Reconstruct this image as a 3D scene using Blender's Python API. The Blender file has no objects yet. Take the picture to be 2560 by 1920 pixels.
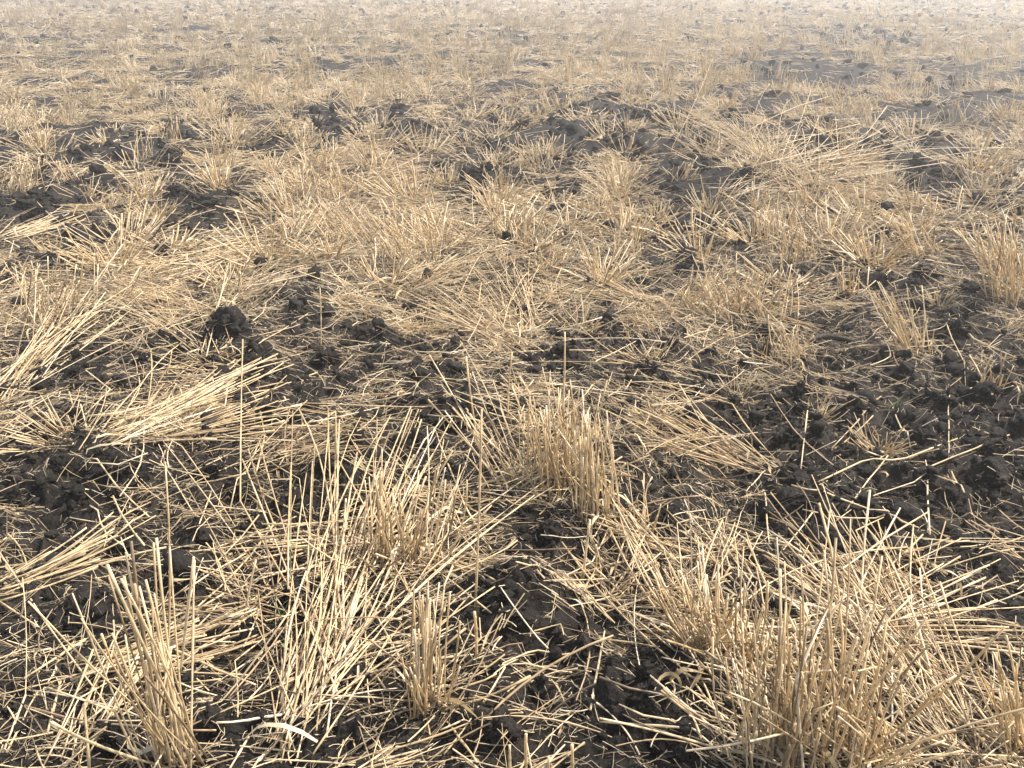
import bpy, bmesh, math
import numpy as np
from mathutils import Vector, Matrix

R = math.radians
rng = np.random.default_rng(11)
SC = bpy.context.scene
COL = SC.collection

# ------------------------------------------------------------------ camera, light, exposure
CAM_H, PITCH, FPX = 1.3, R(26.2), 2106.0          # FPX: focal length in pixels of the 2560 wide photograph
SUN_EL, SUN_AZ = R(52), R(74)                     # hazy sun ahead of the camera and to its right
SUN_STRENGTH, SUN_ANGLE, SKY_STRENGTH, EXPOSURE = 5.0, R(1.2), 0.15, 1.2
HAZE_DENSITY, HAZE_ANISO = 0.0118, 0.68

cam = bpy.data.objects.new('camera', bpy.data.cameras.new('camera')); COL.objects.link(cam)
cam.data.sensor_width = 36.0; cam.data.lens = 36.0*FPX/2560.0
cam.data.clip_start = 0.02; cam.data.clip_end = 3000
cam.location = (0, 0, CAM_H); cam.rotation_euler = (math.pi/2-PITCH, 0, 0)
SC.camera = cam

world = bpy.data.worlds.new('World'); SC.world = world; world.use_nodes = True
wn = world.node_tree; bg = wn.nodes['Background']
sky = wn.nodes.new('ShaderNodeTexSky'); sky.sky_type = 'NISHITA'; sky.sun_disc = False
sky.sun_elevation = SUN_EL; sky.sun_rotation = SUN_AZ; sky.dust_density = 4.0; sky.air_density = 1.2
wn.links.new(sky.outputs[0], bg.inputs[0]); bg.inputs[1].default_value = SKY_STRENGTH

sd = bpy.data.lights.new('sun', 'SUN'); sd.energy = SUN_STRENGTH; sd.angle = SUN_ANGLE; sd.color = (1.0, 0.945, 0.86)
sun = bpy.data.objects.new('sun', sd); COL.objects.link(sun); sun.location = (20, 30, 40)
sdir = Vector((math.sin(SUN_AZ)*math.cos(SUN_EL), math.cos(SUN_AZ)*math.cos(SUN_EL), math.sin(SUN_EL)))
sun.rotation_euler = (-sdir).to_track_quat('-Z', 'Y').to_euler()

vs = SC.view_settings
vs.view_transform = 'Standard'; vs.look = 'None'; vs.exposure = EXPOSURE; vs.gamma = 1.0; vs.use_curve_mapping = False
cy = SC.cycles
cy.use_denoising = True
cy.max_bounces = 7; cy.diffuse_bounces = 4; cy.glossy_bounces = 2; cy.transmission_bounces = 4; cy.volume_bounces = 1
cy.sample_clamp_indirect = 6.0

# ------------------------------------------------------------------ photograph pixel -> ground
CP, SP = math.cos(PITCH), math.sin(PITCH)
def ray(px, py):
    a = (px-1280.0)/FPX; b = -(py-960.0)/FPX
    return np.array([a, CP+b*SP, -SP+b*CP])
def at(px, py, z=0.0):
    d = ray(px, py); t = (z-CAM_H)/d[2]
    return np.array([d[0]*t, d[1]*t, z])
def at_depth(px, py, Y):
    d = ray(px, py); t = Y/d[1]
    return np.array([d[0]*t, Y, CAM_H+d[2]*t])
def project(x, y, z):
    zc = z-CAM_H; depth = y*CP-zc*SP; up = y*SP+zc*CP
    depth = np.where(depth < 0.05, 0.05, depth)
    return 1280+FPX*x/depth, 960-FPX*up/depth, depth

# ------------------------------------------------------------------ noise
def _hash(ix, iy, seed):
    h = (ix.astype(np.int64)*374761393+iy.astype(np.int64)*668265263+seed*1442695041) & 0xffffffff
    h = ((h ^ (h >> 13))*1274126177) & 0xffffffff
    return ((h ^ (h >> 16)) & 0xffff)/65535.0
def vnoise(x, y, seed=0):
    ix, iy = np.floor(x), np.floor(y); fx, fy = x-ix, y-iy
    u, v = fx*fx*fx*(fx*(fx*6-15)+10), fy*fy*fy*(fy*(fy*6-15)+10)
    a, b = _hash(ix, iy, seed), _hash(ix+1, iy, seed); c, d = _hash(ix, iy+1, seed), _hash(ix+1, iy+1, seed)
    return (a+(b-a)*u)*(1-v)+(c+(d-c)*u)*v
def fnoise(x, y, octv=3, seed=0):
    s, a, t = 0.0, 1.0, 0.0
    for o in range(octv):
        s = s+a*(vnoise(x*2**o+o*17.3, y*2**o-o*9.1, seed+o)*2-1); t += a; a *= 0.5
    return s/t
def billow(x, y, octv=3, seed=0):
    s, a, t = 0.0, 1.0, 0.0
    for o in range(octv):
        s = s+a*(1-np.abs(vnoise(x*2**o+o*7.7, y*2**o+o*3.1, seed+o)*2-1)*2); t += a; a *= 0.55
    return s/t

# how much straw covers each 80 pixel cell of the photograph, 0 bare soil .. 9 full cover
COVER = """
88888888788888888888888877777777 88988788898999999988878786677888 78788689998898777877877655677766 97878675765757666575568465766456
66457686576857656543566885656468 77446677889886445677435665783466 33556435788877667676444777666554 65356566689888777777633476767546
65577767767787765665468746545556 78877766846755785756788655664557 77655645645466787545567566565345 65433454455556665545445564555444
66566653444564337665654432232223 65567766534444547877654422222222 54234445554346548765656322232322 32244545443356757644444532223323
54333665544677763456445553224343 55556445655768874345676545356533 55444456456745653455777566666544 53344545565464323455677578888754
66555545664466533446577888887666 55435556775566524644457777678777 45535656764666334644346666766788 56535655544455434434556666678888
""".split()
COVER = np.array([[int(c) for c in r] for r in COVER], float)/9.0
def cover(x, y):
    px, py, _ = project(x, y, 0*x)
    gx = np.clip(px/80.0-0.5, 0, 30.999); gy = np.clip(py/80.0-0.5, 0, 22.999)
    i, j = gy.astype(int), gx.astype(int); fy, fx = gy-i, gx-j
    c = COVER[i, j]*(1-fx)*(1-fy)+COVER[i, j+1]*fx*(1-fy)+COVER[i+1, j]*(1-fx)*fy+COVER[i+1, j+1]*fx*fy
    c = np.clip((c-0.20)/0.68, 0, 1)
    out = (px < -40) | (px > 2600) | (py > 1960)
    c = np.where(out, 0.5+0.3*fnoise(x*1.4, y*1.4, 2, 40), c)
    near = np.clip((7-y)/4, 0, 1)
    c = c+near*(0.42*fnoise(x*10, y*7, 2, 41)-0.02)+(1-near)*(0.30*fnoise(x*0.9, y*0.55, 3, 42)+0.46*fnoise(x*5.5, y*2.8, 2, 43)-0.06)
    return np.clip(c, 0.0, 1.0)

# ------------------------------------------------------------------ hero data read off the photograph
# clods: (centre px, centre py, width px, height px, short name, label)
CLODS = [
 (285,1160,135,92,'root-laced clod','large black clod laced with pale thin roots under flattened straw'),
 (160,1148,88,105,'slanting dark clod','slanting elongated black clod beside the root-laced clod'),
 (146,1066,60,46,'small round clod','small round dark clod standing alone above the slanting clod'),
 (603,994,84,66,'crumbly square clod','blocky crumbly dark clod above the far end of the flattened straw sheaf'),
 (541,1114,64,46,'clod under straw tips','dark clod tucked under the tips of the flattened straw sheaf'),
 (314,1330,98,104,'big smooth clod','big smooth rounded black clod behind two bent pale straws'),
 (176,1222,92,66,'rough clod','rough black clod just below the root-laced clod'),
 (478,1430,160,92,'broad lumpy clod','broad lumpy dark clod with crumbs of straw on top beside the thick-stalked tuft'),
 (995,1095,52,62,'upright lump','dark upright lump of soil between crossing straws'),
 (880,1080,76,92,'pitted clod','pitted black clod on bare soil in the middle of the field'),
 (1150,1034,170,88,'low wide clod','low wide black clod behind the tall dense tuft'),
 (1549,1048,78,46,'smooth oval clod','smooth oval black clod beside the tall dense tuft'),
 (1836,1058,64,42,'little dark clod','little dark clod on the edge of the bare soil patch'),
 (2246,1278,112,84,'bare patch boulder','large flat-faced grey-black clod crossed by straws on the bare soil patch'),
 (2481,1194,104,80,'edge boulder','large rounded dark clod near the right edge of the bare soil patch'),
 (1463,1582,108,74,'fibrous clod','dark fibrous clod on top of a straw-strewn heap'),
 (1252,1800,122,108,'crumb heap','big crumbly black heap in front of the short upright tuft'),
 (1342,1722,74,92,'knobbly clod','knobbly black clod touching the big crumbly heap'),
 (1766,1694,108,80,'clod by short straw','rough dark clod lying at the foot of the messy short-stalked tuft'),
 (1620,1738,126,72,'twin lump clod','dark twin-lumped clod beneath a bent pale straw'),
 (1682,1842,168,108,'bottom clod','very large black clod near the bottom edge with a curved straw over it'),
 (300,1822,108,160,'cracked smooth clod','tall smooth clod with fine cracks leaning behind the thick-stalked tuft'),
 (208,1540,150,94,'shaded crumbly clod','wide crumbly black clod beside the thick-stalked tuft'),
 (972,824,76,104,'tall clod with straw cross','tall pointed black clod with two straws propped on it'),
 (530,892,58,58,'ball clod','ball-like black clod at the foot of the leaning straw fan'),
 (564,820,126,96,'clod with shoots','big black clod with green shoots growing from its top'),
 (708,732,150,68,'straw-topped mound','straw-covered mound of dark soil'),
 (812,884,86,96,'dark hollow clod','dark overhanging clod topped with fine fibres'),
 (1784,874,28,62,'standing peg clod','narrow black peg of soil standing upright'),
 (1674,866,76,60,'clod beside the peg','dark split clod beside the narrow upright peg of soil'),
 (1604,702,50,34,'egg clod','egg-shaped dark clod among straw in mid field'),
 (1725,668,72,56,'double clod','heavy dark clod below the bare strip in mid field'),
 (1178,446,66,50,'pair clod','larger clod of a dark pair standing out in mid field'),
 (1227,428,32,54,'narrow pair clod','narrow upright clod of a dark pair standing out in mid field'),
 (1598,348,60,44,'far heap','knobbly dark heap rising behind straw in the far middle'),
 (2204,366,58,46,'far slab','slanting dark slab of soil beside a pale tuft at far right'),
 (1522,243,86,28,'far long clod','long dark bar-shaped clod far out in the hazy straw'),
 (1832,577,44,36,'clod by tight tuft','black clod just beside the tight upright tuft'),
 (1651,521,34,30,'dot clod','small black clod on the bare strip in mid field'),
 (2325,682,68,50,'grey clod','dull dark clod beneath long lying straws at right'),
 (2394,818,90,48,'flat clod row','flat row-like dark clod on the right'),
 (243,578,40,32,'little left lump','little dark lump on the dark patch at far left'),
 (180,578,66,40,'left patch clod','wide dark clod on the dark patch at far left'),
 (75,512,72,36,'clod under tuft','dark clod under the slender left-hand tuft'),
 (408,560,78,32,'double lump','low double lump of dark soil between lying straws'),
 (423,400,72,36,'far left clod','broad dark clod behind a pale tuft at left'),
 (666,362,50,30,'far middle clod','dark clod between two pale tufts far away'),
 (506,510,90,26,'dark ridge','low dark ridge of soil between mats of straw'),
 (706,476,40,30,'clod by wide tuft','small dark clod touching the wide fanned tuft'),
 (1872,422,54,44,'clod under sheaf','dark clod lying beneath the slanting sheaf'),
 (2082,904,52,44,'clod by stick','dark knobbly clod below the brown stick'),
 (2214,896,48,34,'soft clod','soft-edged dark clod beside a thin tuft'),
 (2458,996,70,52,'clod with bright stubs','dark clod below the bright short stubs at right'),
 (1878,1104,72,46,'clod on patch rim','dark clod on the rim of the bare soil patch'),
 (2014,982,50,34,'round patch clod','rounded dark clod at the top of the bare soil patch'),
 (808,1176,80,54,'dome clod','dome-shaped dark clod with straw crumbs in the middle'),
 (40,1212,60,48,'edge clod','dark clod at the left edge beside long straws'),
 (602,1222,100,74,'flecked clod','dark clod flecked all over with short straw bits'),
 (706,1216,50,40,'wedge clod','small wedge-shaped black clod beside a green blade'),
 (2038,1232,126,84,'patch mound','broad low mound of dark soil in the bare patch'),
 (1284,1500,150,62,'capped mound','mound of soil capped with pale chaff'),
 (1128,1816,48,58,'small lower clod','small dark clod in the shade of the short upright tuft'),
 (2452,1504,60,48,'clod at bundle end','dark clod at the tip of the horizontal straw bundle'),
 (1966,1520,44,38,'peeking clod','dark clod peeking out above the wide fan of straw'),
 (2458,1350,58,44,'right lump','dark lump of soil at right above the straw'),
 (1294,1362,60,42,'fringe clod','dark clod fringed with straw below the tall dense tuft'),
 (1466,1378,62,50,'fibre ball','fibre-covered dark ball of soil below the tall dense tuft'),
 (884,1692,92,72,'shadowed clod','dark clod in the gap between two straw tufts'),
 (662,1350,70,42,'clod in straw','dark clod half buried in flattened straw'),
]
# tufts: (base px, base py, half width, top px, top py, top half width, n, away, short, label); away: how far tops lean away (m)
TUFTS = [
 (1395,1215,66,1385,985,75,96,0.02,'tall dense tuft','tall dense tuft of upright golden stubble in the middle'),
 (1495,1290,42,1478,1045,40,60,0.0,'straight flank tuft','close row of straight pale stalks flanking the tall dense tuft'),
 (1300,1225,50,1130,960,80,26,0.06,'splayed tuft','sparse splayed stalks leaning out of the tall dense tuft'),
 (985,1420,50,975,1180,50,44,0.02,'blunt tuft','stubble tuft with blunt even tops below long crossing straws'),
 (1050,1420,40,1120,1140,45,22,0.0,'slanted tuft','slanted group of stalks leaning toward the tall dense tuft'),
 (440,1930,50,320,1385,42,40,0.0,'thick-stalked tuft','tall thick-stalked pale tuft rising from the bottom edge at left'),
 (1062,1770,40,1055,1500,50,44,0.0,'short upright tuft','upright tuft of pale stalks with bent leaves at bottom middle'),
 (1990,1930,90,2040,1470,170,96,0.04,'wide fan','wide fan of pale stalks rising from the bottom edge at right'),
 (2180,1900,60,2010,1640,150,46,0.0,'crossed fan','crossing stalks in front of the wide fan at bottom right'),
 (1790,1650,60,1770,1430,110,74,0.02,'messy short tuft','messy bright tuft of short stalks above the big bottom clod'),
 (2550,1880,40,2500,1610,60,34,0.0,'edge tuft','upright pale tuft cut by the right edge near the bottom'),
 (1985,665,36,1978,530,34,52,0.0,'tight upright tuft','tight sheaf-like upright tuft in mid field at right'),
 (2535,755,40,2515,560,50,60,0.0,'right edge tuft','tall upright tuft at the right edge in mid field'),
 (1860,790,80,1850,660,130,90,0.02,'tangled tuft','bright tangled tuft of stalks in mid field right of centre'),
 (1725,775,40,1800,660,60,26,0.0,'raked tuft','raked stalks leaning over in front of the tangled tuft'),
 (1010,655,60,940,500,110,72,0.02,'spiky tuft','big spiky golden tuft left of centre in mid field'),
 (880,600,50,800,480,70,40,0.02,'ragged tuft','ragged stalks between the spiky tuft and the wide fanned tuft'),
 (800,505,86,790,405,105,80,0.02,'wide fanned tuft','wide fanned tuft with pale tops in the upper middle left'),
 (62,495,30,50,388,26,42,0.0,'slender left tuft','slender upright tuft near the left edge above a dark clod'),
 (180,462,20,140,392,30,20,0.0,'slanting left tuft','slanting row of stalks beside the slender tuft at left'),
 (545,412,34,545,325,40,40,0.0,'pale upright tuft','pale upright tuft in the upper left middle'),
 (368,405,22,362,325,22,24,0.0,'thin pale tuft','thin pale tuft beside the broad dark clod at left'),
 (432,355,18,428,300,18,30,0.0,'tan tuft','tan tightly packed tuft among paler straw at upper left'),
 (1140,262,46,1130,215,60,44,0.0,'far round tuft','rounded tan tuft far out above the middle'),
 (1340,430,56,1345,345,70,56,0.0,'bright triangular tuft','bright triangular tuft right of the dark clod pair'),
 (2292,885,26,2240,730,50,30,0.0,'thin leaning tuft','thin tuft of pale stalks leaning out over dark soil'),
 (2470,975,36,2480,895,40,22,0.0,'bright short stubs','bright short stubs standing on the dark clod at right'),
 (1960,900,56,1955,820,60,30,0.0,'bright stub row','row of bright short stubs below the tangled tuft'),
 (575,758,40,570,665,70,20,0.0,'small splayed fan','small splayed fan of stalks behind the straw-topped mound'),
 (2125,735,22,2122,650,34,18,0.0,'crossed stubs','a few pale stubs crossing in an X over dark soil'),
 (470,250+60,40,470,250,50,40,0.0,'far left sheaf','tan leaning tuft among the pale mass at upper left'),
 (20,330,40,15,255,40,44,0.0,'far edge tuft','tan tuft at the left edge high in the field'),
 (690,270,44,690,215,60,50,0.0,'high bright tuft','pale bushy tuft high in the field left of the middle'),
 (2460,470,50,2490,380,90,56,0.03,'hazy right tuft','wide hazy straw tuft at the far right edge'),
 (1700,450,24,1720,400,30,26,0.0,'small bright tuft','small bright tuft between bare strips in mid field'),
 (2110,300,50,2100,220,60,44,0.0,'hazy far tuft','hazy pale tuft far out on the right side'),
 (1560,640,30,1560,565,40,26,0.0,'green-tinged tuft','short tuft with a hint of green at its base'),
 (1375,690,30,1420,600,60,30,0.0,'loose middle tuft','loose tuft of crossing stalks in the centre of the field'),
 (2290,640,40,2240,540,60,40,0.0,'open tuft','open tuft with crossing tips behind the long lying straws at right'),
 (120,800,90,150,650,120,60,0.06,'tilted left tuft','broad tilted tuft of golden stalks at the left edge'),
 (1600,1330,26,1605,1240,40,14,0.0,'sparse stubs','sparse low stubs below the straight flank tuft'),
 (2430,300,44,2430,240,60,40,0.0,'high hazy tuft','whitish hazy tuft high up near the right edge'),
]
# flattened sheaves lying on the ground: (root px, root py, tip px, tip py, half width, n, lift m, short, label)
SHEAVES = [
 (770,1760,985,1225,84,92,0.06,'long leaning sheaf','long dense sheaf of parallel stalks swept over from the bottom toward the blunt tuft'),
 (700,1890,840,1600,60,40,0.03,'lower swept sheaf','thick swept stalks at the foot of the long leaning sheaf'),
 (2470,1960,2130,1430,64,64,0.06,'crossing sheaf','long parallel stalks slanting up from the bottom right corner'),
 (2040,1590,2430,1500,40,40,0.03,'horizontal bundle','bundle of straight stalks lying level above the crossing sheaf'),
 (510,890,335,760,32,28,0.05,'leaning straw fan','neat fan of pale stalks leaning out beside the ball-like clod'),
 (520,790,250,725,24,34,0.04,'level golden sheaf','level golden sheaf lying above the leaning straw fan'),
 (270,1110,540,950,46,70,0.03,'flattened straw sheaf','thick sheaf of flattened golden stalks lying over the root-laced clod'),
 (350,1120,660,1050,40,44,0.02,'low straw sheaf','low spread of stalks running along the flattened straw sheaf'),
 (0,990,230,800,60,48,0.04,'left edge sheaf','loose golden sheaf lying across the left edge in mid field'),
 (1990,485,1835,330,34,80,0.12,'slanting sheaf','steep slanting sheaf of straw standing out on the right'),
 (1840,500,2140,380,40,60,0.04,'swept mat','mat of long stalks swept beneath the slanting sheaf'),
 (2020,455,2260,540,40,50,0.03,'right swept mat','swept mat of straw running from the slanting sheaf toward the right'),
 (1760,1700,1590,1370,26,16,0.06,'thin leaning sheaf','few long thin stalks leaning beside the messy short tuft'),
 (1330,850,1260,720,44,50,0.03,'orange-tinted sheaf','warm golden sheaf of crushed straw in the centre of the field'),
 (1310,880,1130,770,40,50,0.03,'crushed sheaf','crushed golden stalks piled up behind the tall dense tuft'),
 (1000,1330,700,1440,40,46,0.03,'low mid sheaf','straw sheaf pointing away from the blunt tuft over dark soil'),
 (230,1690,560,1640,46,46,0.03,'matted sheaf','matted straws lying level behind the thick-stalked tuft'),
 (30,1480,330,1400,30,30,0.02,'long low sheaf','long low sheaf of thin stalks by the big smooth clod'),
 (180,1920,330,1700,50,26,0.03,'corner sheaf','pale stalks lying toward the bottom left corner'),
 (1530,1500,1640,1420,26,14,0.02,'tied-looking sheaf','short golden stalks lying together below the fibre-covered ball of soil'),
 (1180,610,1000,540,40,50,0.03,'fallen sheaf','fallen straw sheaf lying behind the spiky tuft'),
 (1600,760,1390,700,34,50,0.02,'spread sheaf','spread of long straws lying across the centre of the field'),
 (1900,1180,1640,1080,40,60,0.02,'rim sheaf','thin matted straw along the rim of the bare soil patch'),
 (2330,1500,2120,1420,30,26,0.02,'small bright sheaf','small bright heap of cut straw beside the right-hand lump'),
 (0,600,160,560,26,40,0.02,'far left mat','mat of level straw at the left edge above the dark patch'),
 (650,620,450,690,50,50,0.03,'mid left sheaf','straw sheaf lying across mid field at left'),
]
# single straws: polylines in photograph pixels, lying on what is below them
STRAWS = [
 [(2044,1217),(2161,1188),(2247,1158),(2392,1101)], [(2247,1158),(2265,1130)], [(2247,1160),(2380,1246)], [(2521,1093),(2352,1170),(2289,1218)],
 [(2088,1313),(2169,1244),(2309,1218)], [(2217,1150),(2114,1278)], [(2076,1138),(2201,999)], [(2078,1132),(2179,1055)],
 [(1970,1262),(2102,1276),(2293,1333)], [(2002,1297),(2102,1321),(2237,1337)], [(2364,1005),(2368,1075),(2372,1140)], [(2227,1041),(2273,1136)],
 [(2018,1025),(2002,1172)], [(2311,1162),(2324,1337)], [(2382,1166),(2400,1266)], [(1911,1186),(1862,1232),(1861,1264)], [(1863,1268),(1907,1254)],
 [(1909,1250),(1923,1361)], [(1923,1256),(2014,1337),(2082,1461)], [(1700,1278),(1815,1325),(1978,1381)], [(2026,1307),(1939,1393)],
 [(2122,1363),(2237,1383),(2289,1425),(2356,1476)], [(0,1393),(124,1580),(194,1685),(249,1755)], [(227,1274),(253,1309),(257,1329),(276,1372),(319,1407)],
 [(292,1278),(311,1321),(342,1368),(373,1414)], [(367,1092),(358,1158),(309,1278)], [(385,1142),(424,1197),(498,1305)], [(651,1035),(665,1107),(642,1185)],
 [(222,1177),(373,1294)], [(531,1224),(502,1329)], [(657,1096),(579,1305)], [(675,1475),(459,1630)], [(0,1450),(222,1382)], [(2,1512),(101,1580)],
 [(622,1840),(575,1925)], [(8,1883),(66,1743)], [(16,1883),(97,1739)], [(154,1708),(120,1844)], [(1080,1646),(1185,1638)], [(1200,1685),(1309,1681),(1430,1683)],
 [(1216,1677),(1336,1648),(1434,1644)], [(924,1518),(1002,1650),(1049,1774)], [(864,1549),(913,1646),(963,1732)], [(1080,1755),(1167,1794),(1103,1860)],
 [(1305,1401),(1360,1471)], [(1321,1420),(1426,1467)], [(1406,1440),(1660,1378)], [(1438,1483),(1640,1409)], [(1463,1514),(1628,1504)], [(1010,1343),(1278,1487)],
 [(986,1343),(1134,1471),(1228,1549)], [(1263,1697),(1197,1770),(1111,1906)], [(1083,1081),(1134,1206),(1166,1289),(1230,1390)], [(1103,993),(1206,1099),(1333,1222)],
 [(1025,1126),(1298,1158)], [(1071,1059),(1202,1079)], [(1588,1333),(1720,1317)], [(60,1700),(215,1600)], [(0,1660),(130,1630)], [(700,1600),(520,1730)],
 [(1475,1790),(1510,1600)], [(1650,1750),(1730,1830),(1748,1880)], [(1735,1730),(1870,1870)], [(1690,1690),(1850,1770)], [(1290,1440),(1380,1440),(1430,1470)],
 [(1110,1080),(1010,1190)], [(940,1060),(1060,1060),(1120,1100)], [(760,1060),(690,1180)], [(1600,900),(1630,880),(1560,990)], [(1650,830),(1730,700)],
 [(2330,820),(2540,900)], [(2360,830),(2430,940)], [(2010,760),(2210,755)], [(2000,700),(2300,830)], [(330,860),(560,930)], [(150,940),(420,880)], [(620,870),(770,800)],
 [(1000,790),(955,900)], [(1140,840),(1190,980)], [(1740,560),(1840,610)], [(500,1400),(640,1350),(690,1330)], [(1500,1790),(1690,1880)], [(1900,1600),(2100,1730)],
]
# straws that stand: base px, top px, away
STANDING = [((1188,1525),(1204,1023),0.03), ((1191,1650),(1186,1530),0.0), ((447,1708),(484,1393),0.0), ((1276,1960),(1274,1864),0.0), ((1318,1960),(1315,1835),0.0),
 ((1371,1970),(1372,1893),0.0), ((1427,1960),(1430,1862),0.0), ((1492,1390),(1490,1362),0.0), ((1490,1450),(1493,1370),0.0), ((1455,1460),(1475,1300),0.0),
 ((225,1960),(210,1760),0.05), ((610,1560),(640,1400),0.02), ((800,860),(800,720),0.05), ((1405,1050),(1412,830),0.03), ((1270,1060),(1280,880),0.03), ((1210,1180),(1165,890),0.05)]
SHOOTS = [(1529,600),(266,775),(561,790),(805,715),(2235,1015),(741,1246),(396,1396),(694,1562),(197,1380)]

# ------------------------------------------------------------------ terrain
MOUNDS = []
for (mx, my, mw, mh) in ((640, 830, 150, 0.05), (330, 1180, 130, 0.04), (1280, 1540, 110, 0.045), (1600, 1830, 130, 0.03), (1900, 450, 160, 0.10), (1130, 1040, 110, 0.03)):
    p = at(mx, my); MOUNDS.append((p[0], p[1], mw/FPX*math.hypot(p[1], CAM_H), mh))
for (cx, cyy, w, h, s, l) in CLODS:
    if 'mound' in s or 'heap' in s:
        p = at(cx, cyy+h*0.3); sl = math.hypot(p[1], CAM_H)
        MOUNDS.append((p[0], p[1], w/FPX*sl*0.75, 0.045))
def terrain(x, y):
    z = 0.055*fnoise(x*0.9, y*0.9, 2, 1)
    bare = np.clip(1.15-cover(x, y), 0.25, 1)
    z = z+0.036*bare*billow(x*5.5+0.4*fnoise(x*4, y*4, 1, 5), y*5.5, 2, 2)
    near = np.clip((9-y)/3, 0, 1)
    z = z+near*(0.024*bare*billow(x*17+0.5*fnoise(x*15, y*15, 1, 6), y*17, 2, 3)+0.0075*billow(x*55, y*55, 2, 4))
    for (mx, my, r, hh) in MOUNDS:
        z = z+hh*np.exp(-((x-mx)**2+(y-my)**2)/(r*r))
    return z
def terr1(x, y):
    return float(terrain(np.array([x]), np.array([y]))[0])
def on_ground(px, py):                       # where the photograph's pixel meets the terrain
    z = 0.0
    for _ in range(4):
        p = at(px, py, z); z = terr1(p[0], p[1])
    return np.array([p[0], p[1], z])

# raster of the near terrain with the clods stamped in, for things that lie on top
GX0, GY0, GS = -8.0, 0.4, 0.0125
GNX, GNY = 1280, 840
gx, gy = np.meshgrid(GX0+np.arange(GNX)*GS, GY0+np.arange(GNY)*GS)
HMAP = terrain(gx, gy)
CLODMASK = np.zeros_like(HMAP)
def stamp(x, y, zc, rx, rz, k=1.0):
    r = rx*1.1
    j0, j1 = int((x-r-GX0)/GS), int((x+r-GX0)/GS)+2; i0, i1 = int((y-r-GY0)/GS), int((y+r-GY0)/GS)+2
    j0, i0 = max(j0, 0), max(i0, 0); j1, i1 = min(j1, GNX), min(i1, GNY)
    if j0 >= j1 or i0 >= i1: return
    q = ((gx[i0:i1, j0:j1]-x)**2+(gy[i0:i1, j0:j1]-y)**2)/(rx*rx)
    dome = zc+rz*np.sqrt(np.clip(1-q, 0, 1))
    sub = HMAP[i0:i1, j0:j1]; np.copyto(sub, np.where(q < 1, np.maximum(sub, dome), sub))
    m = CLODMASK[i0:i1, j0:j1]; np.copyto(m, np.maximum(m, np.clip(1.25-q, 0, 1)*k))
def sample(A, x, y, default):
    fx = (x-GX0)/GS; fy = (y-GY0)/GS
    ok = (fx > 0) & (fx < GNX-2) & (fy > 0) & (fy < GNY-2)
    jx, iy = np.clip(fx, 0, GNX-2).astype(int), np.clip(fy, 0, GNY-2).astype(int)
    ax, ay = np.clip(fx-jx, 0, 1), np.clip(fy-iy, 0, 1)
    v = A[iy, jx]*(1-ax)*(1-ay)+A[iy, jx+1]*ax*(1-ay)+A[iy+1, jx]*(1-ax)*ay+A[iy+1, jx+1]*ax*ay
    return np.where(ok, v, default(x, y))
def surf(x, y): return sample(HMAP, x, y, terrain)
def clodmask(x, y): return sample(CLODMASK, x, y, lambda a, b: 0*a)

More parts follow.
